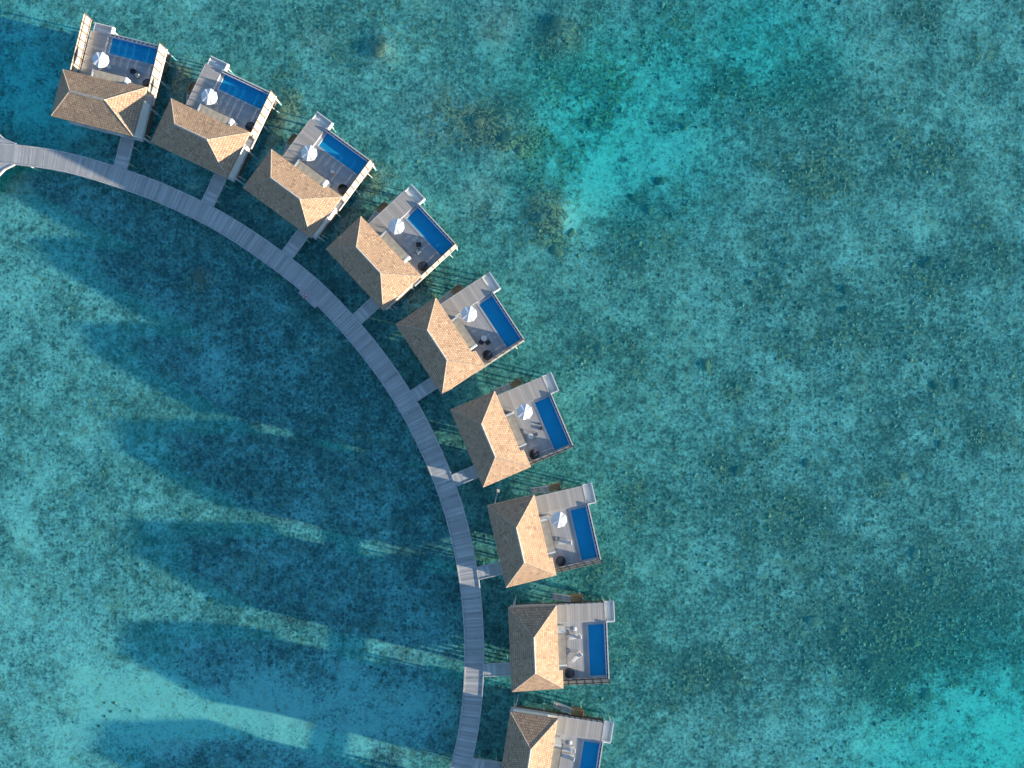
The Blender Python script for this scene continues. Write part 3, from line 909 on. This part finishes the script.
putf('d', dch, 4, 6.3, -3.3, 95, 'dark armchair on the fence side of the fifth villa table', 'armchair', GC)
putf('w', wch, 5, 6.5, -2.2, 70, 'white armchair with a pink towel, sixth villa deck', 'armchair', GC)
putf('t', tb, 5, 5.75, -2.15, 0, 'small pale round table beside white armchair, sixth villa deck', 'table', GT)
t_ = towel('towel', VP(5, 6.5, -2.15, DECK_Z + .455), 1, M['pink'], .42, .34, .08); tag(t_, 'pink towel on the white armchair of the sixth villa', 'towel')
st = empty('stool', VP(2, 6.35, -2.0, DECK_Z + .006), .4)
k = MB(); k.lathe([(0, 0), (.27, 0), (.33, .2), (.30, .42), (0, .42)], 24); k.build('base', M['beige'], st, smooth=True)
k = MB(); k.lathe([(0, .42), (.28, .42), (.30, .46), (.26, .5), (0, .51)], 24); k.build('cushion', M['pale'], st, smooth=True)
tag(st, 'round beige rattan stool on the deck of the third villa', 'stool')
b1 = towel('cloth_bundle', VP(5, 7.75, -1.75, DECK_Z + .012), VILLA[5][1] + 1.4, M['bag'], .55, .3, .25); tag(b1, 'larger dark cloth bundle at the pool edge of the sixth villa', 'bundle', 'dark bundles by the sixth pool')
b2 = towel('cloth_bundle', VP(5, 7.75, -1.0, DECK_Z + .012), VILLA[5][1] + 1.7, M['bag'], .32, .22, .2); tag(b2, 'smaller dark cloth bundle at the pool edge of the sixth villa', 'bundle', 'dark bundles by the sixth pool')

# leaning white pole in the water beside the seventh villa
a = W(495.6, 502.5, .3); b = W(498.0, 490.5, 2.0)
lp = empty('leaning_pole', (a.x, a.y, BED_Z))
d = (b - a)
foot = a - d.normalized() * .0
k = MB(); k.tube(Vector((a.x, a.y, BED_Z - .2)) - lp.location, b - lp.location, .09, n=8); k.build('pole', M['metal'], lp)
k = MB(); bb = b - lp.location; soft_box(k, bb.x - .2, bb.x + .2, bb.y - .28, bb.y + .22, bb.z - .05, bb.z + .2, .05); k.build('head', M['cream'], lp)
tag(lp, 'thin white pole with a square head leaning out beside the seventh villa roof', 'pole')

# ------------------------------------------------------------------ reef flat, sea
def blobfield(X, Y, blobs):
    out = np.zeros_like(X)
    for (px, py, rx, ry, s_) in blobs:
        c = W(px, py, BED_Z); sc = F / (CAM_H - BED_Z)
        q = ((X - c.x) / (rx / sc)) ** 2 + ((Y - c.y) / (ry / sc)) ** 2
        out += s_ * np.exp(-q * .9)
    return out
SAND = [(590, 190, 28, 34, .55), (628, 132, 70, 42, .42), (700, 150, 45, 30, .3), (583, 245, 14, 40, .3), (720, 58, 70, 28, .3), (650, 70, 60, 30, .18), (765, 60, 30, 30, .2),
        (1008, 750, 55, 60, .62), (960, 700, 45, 30, .3), (860, 745, 60, 25, .35), (930, 640, 30, 16, .2), (900, 735, 40, 30, .3), (900, 545, 30, 14, .2),
        (20, 70, 45, 30, .40), (22, 112, 36, 30, .45), (60, 125, 45, 30, .25), (20, 30, 40, 25, .2), (25, 288, 40, 22, .38), (18, 338, 10, 16, .5), (142, 440, 12, 9, .55), (146, 512, 22, 14, .4),
        (226, 376, 14, 12, .4), (246, 368, 10, 10, .45), (98, 268, 12, 8, .4), (20, 520, 26, 16, .3), (60, 660, 60, 40, .25), (100, 700, 80, 40, .35), (185, 720, 80, 30, .40), (300, 695, 110, 40, .50),
        (330, 735, 90, 28, .40), (60, 742, 80, 30, .35), (400, 690, 45, 30, .3), (124, 636, 16, 10, .5), (20, 600, 30, 50, .25), (130, 700, 60, 20, .25), (30, 480, 40, 30, .2), (80, 610, 40, 20, .2), (230, 735, 50, 14, .25), (40, 420, 50, 70, .14), (70, 550, 60, 50, .14), (420, 620, 30, 20, .15),
        (30, 20, 20, 12, .3), (445, 715, 18, 20, .2), (300, 540, 60, 30, .08), (280, 500, 30, 20, .08), (690, 330, 60, 60, .08), (730, 420, 40, 40, .08)]
CORAL = [(850, 590, 90, 60, .35), (985, 610, 60, 45, .65), (905, 650, 55, 35, .6), (930, 590, 40, 30, .4), (740, 500, 60, 50, .28), (830, 300, 60, 40, .28), (920, 400, 90, 70, .25), (490, 130, 42, 26, .5), (612, 100, 30, 22, .4),
         (560, 30, 34, 26, .55), (655, 55, 44, 22, .3), (640, 240, 44, 40, .35), (960, 260, 34, 22, .4), (680, 680, 60, 30, .35), (790, 640, 30, 40, .35), (870, 660, 60, 45, .4), (760, 90, 40, 40, .2),
         (820, 120, 70, 50, .2), (690, 120, 26, 14, .4), (548, 85, 26, 30, .25), (540, 210, 22, 40, .35), (330, 30, 80, 40, .12), (180, 500, 90, 60, .18), (330, 470, 90, 70, .22), (280, 300, 90, 60, .28),
         (350, 400, 60, 50, .28), (180, 260, 90, 50, .3), (420, 560, 50, 60, .22), (280, 620, 90, 24, .25), (500, 640, 20, 60, .35), (110, 560, 60, 50, .12), (600, 620, 40, 60, .15), (950, 330, 60, 50, .2)]
BROWN = [(177, 78, 11, 22, .75), (283, 110, 12, 26, .75), (372, 178, 18, 14, .55), (346, 218, 22, 18, .62), (413, 292, 22, 16, .6), (270, 188, 14, 16, .35), (490, 130, 40, 24, .55), (522, 150, 22, 16, .4), (548, 190, 18, 40, .42), (562, 225, 20, 30, .42), (610, 100, 26, 18, .25), (640, 235, 34, 24, .22), (400, 20, 40, 14, .2), (905, 640, 60, 30, .10), (470, 120, 20, 16, .4), (505, 140, 26, 12, .5), (550, 150, 26, 8, .4), (535, 165, 12, 16, .4), (552, 90, 18, 20, .3), (620, 85, 22, 14, .3), (340, 60, 30, 20, .15), (940, 590, 40, 20, .08), (925, 265, 30, 16, .1), (380, 50, 12, 11, .5),
         (200, 277, 10, 9, .55), (20, 186, 16, 10, .5), (545, 245, 20, 14, .35), (100, 415, 50, 14, .18), (560, 40, 22, 16, .3), (470, 330, 30, 20, .2)]
ALGAE = [(580, 450, 90, 160, .7), (470, 230, 80, 80, .6), (300, 40, 160, 50, .5), (640, 600, 60, 110, .6), (700, 60, 260, 60, .35), (830, 140, 160, 90, .4), (500, 660, 30, 100, .8), (430, 380, 80, 60, .5), (640, 330, 70, 90, .5),
         (120, 430, 130, 60, .25), (520, 60, 70, 60, .3)]

# scattered coral clumps over the open reef
_r = random.Random(21)
for _k in range(46):
    px, py = _r.uniform(570, 1024), _r.uniform(0, 720)
    if px > 930 and py > 690 or (560 < px < 720 and 90 < py < 220): continue
    rx = _r.uniform(6, 20)
    BROWN.append((px, py, rx, rx * _r.uniform(.5, 1.0), _r.uniform(.22, .36)))
    CORAL.append((px + _r.uniform(-6, 6), py + _r.uniform(-6, 6), rx * 1.5, rx * 1.2, _r.uniform(.3, .6)))

def make_seabed():
    st = .45
    x0, x1, y0, y1 = -96, 96, -74, 74
    nx = int((x1 - x0) / st) + 1; ny = int((y1 - y0) / st) + 1
    xs = np.linspace(x0, x1, nx); ys = np.linspace(y0, y1, ny)
    # a skirt of far vertices carries the sheet to the horizon
    far = np.array([200, 600, 2500.0])
    xs = np.concatenate([-(far[::-1]), xs, far]); ys = np.concatenate([-(far[::-1]), ys, far])
    X, Y = np.meshgrid(xs, ys)
    rng = np.random.default_rng(3)
    def vn(scale, seed):
        rg = np.random.default_rng(seed); N = 128
        tbl = rg.random((N, N)); gx = X / scale; gy = Y / scale
        ix = np.floor(gx).astype(int); iy = np.floor(gy).astype(int); fx = gx - ix; fy = gy - iy
        fx = fx * fx * (3 - 2 * fx); fy = fy * fy * (3 - 2 * fy)
        t = lambda a, b: tbl[a % N, b % N]
        return (t(ix, iy) * (1 - fx) + t(ix + 1, iy) * fx) * (1 - fy) + (t(ix, iy + 1) * (1 - fx) + t(ix + 1, iy + 1) * fx) * fy - .5
    def warp(B):
        return blobfield(X + 2.6 * vn(5, 11) * 2 + 1.4 * vn(1.8, 12) * 2, Y + 2.6 * vn(5, 13) * 2 + 1.4 * vn(1.8, 14) * 2, B)
    sand = warp(SAND); coral = warp(CORAL); brown = warp(BROWN); algae = warp(ALGAE)
    Z = BED_Z - .5 * np.clip(blobfield(X, Y, [(1040, 770, 150, 150, 1), (640, 130, 100, 100, .8)]), 0, 1) + .35 * np.clip(blobfield(X, Y, [(a_, b_, c_ * 4, c_ * 4, 1) for a_, b_, c_ in SHALLOW]), 0, 1) + .09 * vn(9, 21) + .05 * vn(3.1, 22) + .05 * coral - .04 * np.clip(sand, 0, 1)
    v = np.stack([X, Y, Z], -1).reshape(-1, 3)
    NY, NX = X.shape
    idx = np.arange(NX * NY).reshape(NY, NX)
    f = np.stack([idx[:-1, :-1], idx[:-1, 1:], idx[1:, 1:], idx[1:, :-1]], -1).reshape(-1, 4)
    me = bpy.data.meshes.new('seabed')
    me.vertices.add(len(v)); me.vertices.foreach_set('co', v.ravel())
    me.loops.add(f.size); me.loops.foreach_set('vertex_index', f.ravel().astype(np.int32))
    me.polygons.add(len(f)); me.polygons.foreach_set('loop_start', np.arange(0, f.size, 4, dtype=np.int32))
    me.polygons.foreach_set('use_smooth', np.ones(len(f), bool))
    me.update(calc_edges=True); me.validate()
    for nm, a_ in (('sand', sand), ('coral', coral), ('brown', brown), ('algae', algae)):
        at = me.attributes.new(nm, 'FLOAT', 'POINT'); at.data.foreach_set('value', np.clip(a_, 0, 1.2).ravel().astype(np.float32))
    me.materials.append(M['seabed'])
    o = bpy.data.objects.new('seabed', me); COL.objects.link(o); o['kind'] = 'structure'
    return (xs, ys, coral, Z)
xs_, ys_, coral_, Z_ = make_seabed()
def bedz(x, y):
    i = min(len(xs_) - 1, max(0, int(np.searchsorted(xs_, x)))); j = min(len(ys_) - 1, max(0, int(np.searchsorted(ys_, y))))
    return float(Z_[j, i])

wm = MB(); e = 2500
wm.add([(-e, -e, SEA_Z), (e, -e, SEA_Z), (e, e, SEA_Z), (-e, e, SEA_Z)], [(0, 1, 2, 3)])
wo = wm.build('water', M['sea']); wo['kind'] = 'structure'

# coral heads one can tell apart
def lump_mesh(seed, mat, sub=3):
    bm = bmesh.new(); bmesh.ops.create_icosphere(bm, subdivisions=sub, radius=1)
    off = Vector((seed * 7.3, seed * 3.1, seed))
    for v in bm.verts:
        p = v.co.copy()
        k = 1 + .55 * mnoise.noise(p * 1.3 + off) + .34 * mnoise.noise(p * 3.1 + off) + .16 * mnoise.noise(p * 7 + off)
        v.co = p * k; v.co.z = max(-.25, v.co.z)
    me = bpy.data.meshes.new('coral_head'); bm.to_mesh(me); bm.free()
    me.materials.append(mat); me.polygons.foreach_set('use_smooth', [True] * len(me.polygons))
    return me
LM = {'b': [lump_mesh(k, M['coral']) for k in (1, 2)], 'd': [lump_mesh(k, M['coraldark']) for k in (3, 4)], 'g': [lump_mesh(k, M['coralgrey']) for k in (5, 6)]}
CH = [(557, 252, 8, 'b', 'largest round brown coral head below the narrow pale sand channel'), (541, 218, 6, 'g', 'grey coral head in the brown patch west of the sand channel'), (552, 214, 5, 'b', 'brown coral head touching the pale sand channel on its west'),
      (571, 233, 5, 'b', 'small brown coral head beside the lower sand channel'), (478, 122, 7, 'b', 'brown coral head at the west end of the upper coral patch'), (504, 138, 8, 'd', 'dark coral head in the middle of the upper coral patch'),
      (520, 150, 6, 'b', 'brown coral head at the east end of the upper coral patch'), (555, 23, 8, 'd', 'dark coral head near the upper edge of the reef'), (590, 122, 5, 'd', 'small dark coral head on the upper sand patch'),
      (685, 126, 5, 'g', 'grey coral head alone on the east side of the sand patch'), (660, 181, 6, 'd', 'dark coral head under the sand patch'), (633, 197, 5, 'd', 'dark flat coral head just east of the sand channel top'),
      (650, 210, 7, 'g', 'grey green coral head southeast of the sand patch'), (600, 350, 6, 'g', 'grey coral head in open reef off the fifth villa'), (706, 365, 7, 'b', 'brown coral head alone on open reef, far off the fifth villa'),
      (380, 50, 8, 'b', 'brown coral head on open reef beyond the second villa pool'), (846, 290, 6, 'd', 'upper of two dark coral heads close together'), (845, 310, 6, 'd', 'lower of two dark coral heads close together'),
      (936, 386, 6, 'd', 'dark coral head, western one of the pair mid-reef'), (958, 384, 7, 'd', 'dark coral head, eastern one of the pair mid-reef'), (900, 476, 7, 'b', 'brown coral head amid grey rubble, far from the villas'),
      (940, 444, 5, 'd', 'small dark coral head between the mid-reef pair and rubble'), (806, 463, 5, 'd', 'small dark coral head in the pale grey rubble'), (929, 262, 8, 'd', 'broad dark coral head on the upper eastern reef'),
      (915.6, 643, 6, 'b', 'reddish brown coral head in the dark southeastern coral field'), (915.6, 554, 7, 'g', 'grey round coral head north of the southeastern coral field'), (934, 581, 8, 'g', 'tall grey coral head inside the southeastern coral field'),
      (844, 609, 4, 'd', 'smallest dark coral head, upper of a stacked two'), (842, 630, 6, 'b', 'brown coral head, lower of a stacked two'), (893, 638, 5, 'b', 'small brown coral head west of the reddish one'),
      (929, 696, 9, 'g', 'large grey coral head at the edge of the turquoise sand corner'), (814, 621, 9, 'g', 'wide grey green coral head west of the stacked two'), (250, 495, 4.5, 'd', 'black round coral head alone in the villa shadow'),
      (210, 599, 4, 'd', 'small black coral head at a lit strip edge'), (200, 277, 7, 'b', 'reddish brown coral head inside the boardwalk curve'), (175, 74, 7, 'b', 'yellow brown coral head between the first and second villas'),
      (281, 112, 7, 'b', 'yellow brown coral head beside the second villa fence'), (344, 214, 7, 'b', 'yellow brown coral head between third and fourth villas'), (412, 292, 6, 'b', 'yellow brown coral head between fourth and fifth villas'),
      (372, 178, 6, 'b', 'yellow brown coral head beyond the third villa fence'), (738, 470, 7, 'd', 'dark coral head on the reef well off the sixth villa'), (870, 665, 8, 'd', 'dark broad coral head in the southeastern coral field')]
for i, (px, py, r_, k_, lab) in enumerate(CH):
    o = bpy.data.objects.new('coral_head', random.choice(LM[k_])); COL.objects.link(o)
    p = W(px, py, BED_Z); rr = r_ / (F / (CAM_H - BED_Z)) * .8
    o.location = (p.x, p.y, bedz(p.x, p.y) - .02); o.rotation_euler = (0, 0, random.uniform(0, 6.28))
    o.scale = (rr * random.uniform(.85, 1.1), rr * random.uniform(.85, 1.1), min(.15, rr * .22))
    tag(o, lab, 'coral', 'coral heads on the reef flat')

# uncountable small coral lumps and rubble
def rubble():
    rnd = random.Random(5); base = lump_mesh(9, M['coraldark'], 1); bv = [v.co.copy() for v in base.vertices]; bf = [tuple(p.vertices) for p in base.polygons]
    mb = MB(); n = 0
    mx = (len(xs_), len(ys_))
    tries = 0
    while n < 2600 and tries < 60000:
        tries += 1
        x = rnd.uniform(-82, 82); y = rnd.uniform(-62, 62)
        i = min(mx[0] - 1, int(np.searchsorted(xs_, x))); j = min(mx[1] - 1, int(np.searchsorted(ys_, y)))
        cl = mnoise.noise(Vector((x * .13, y * .13, 4)))
        if rnd.random() > -.03 + 1.0 * coral_[j, i] + .35 * max(0, cl): continue
        s_ = rnd.uniform(.10, .34) * (1.5 if rnd.random() < .12 else 1); h = min(.09, s_ * rnd.uniform(.25, .45)); a = rnd.uniform(0, 6.28); ca, sa = math.cos(a), math.sin(a)
        e_ = rnd.uniform(.7, 1.2)
        z = float(Z_[j, i])
        mb.add([(x + (p.x * ca - p.y * sa * e_) * s_, y + (p.x * sa + p.y * ca * e_) * s_, z + p.z * h) for p in bv], bf, mi=rnd.choices((0, 1, 2), (.45, .4, .15))[0])
        n += 1
    o = mb.build('coral_rubble', [M['coraldark'], M['coralgrey'], M['coral']], smooth=True)
    tag(o, 'small dark coral lumps and rubble strewn over the reef flat', 'coral rubble', kind='stuff')
rubble()

# ------------------------------------------------------------------ light, sky, camera
w = bpy.data.worlds.new('World'); S.world = w; w.use_nodes = True
wt = w.node_tree
bg = wt.nodes.get('Background') or wt.nodes.new('ShaderNodeBackground')
sky = wt.nodes.new('ShaderNodeTexSky'); sky.sky_type = 'NISHITA'; sky.sun_disc = False
sky.sun_elevation = R(SUN_EL); sky.sun_rotation = R(90 - SUN_AZ)
sky.air_density = 1.0; sky.dust_density = .2; sky.ozone_density = 3.0
wt.links.new(sky.outputs[0], bg.inputs[0]); bg.inputs[1].default_value = .128

sl = bpy.data.lights.new('Sun', 'SUN'); sl.energy = 5.0; sl.angle = R(.6); sl.color = (1.0, .87, .68)
so = bpy.data.objects.new('Sun', sl); COL.objects.link(so)
td = Vector((math.cos(R(SUN_EL)) * math.cos(R(SUN_AZ)), math.cos(R(SUN_EL)) * math.sin(R(SUN_AZ)), math.sin(R(SUN_EL))))
so.rotation_euler = (-td).to_track_quat('-Z', 'Y').to_euler()
so.location = td * 60 + Vector((0, 0, 30))

cam = bpy.data.cameras.new('Camera'); co = bpy.data.objects.new('Camera', cam); COL.objects.link(co)
cam.sensor_width = 36; cam.lens = 36 * F / 1024; cam.clip_end = 6000; cam.clip_start = 1
co.location = (0, 0, CAM_H); co.rotation_euler = (0, 0, 0)
S.camera = co
S.view_settings.view_transform = 'Standard'; S.view_settings.look = 'None'
S.view_settings.exposure = 1.44; S.view_settings.gamma = 1; S.view_settings.use_curve_mapping = False
S.cycles.caustics_reflective = False; S.cycles.caustics_refractive = False
S.cycles.max_bounces = 4; S.cycles.diffuse_bounces = 2; S.cycles.glossy_bounces = 2
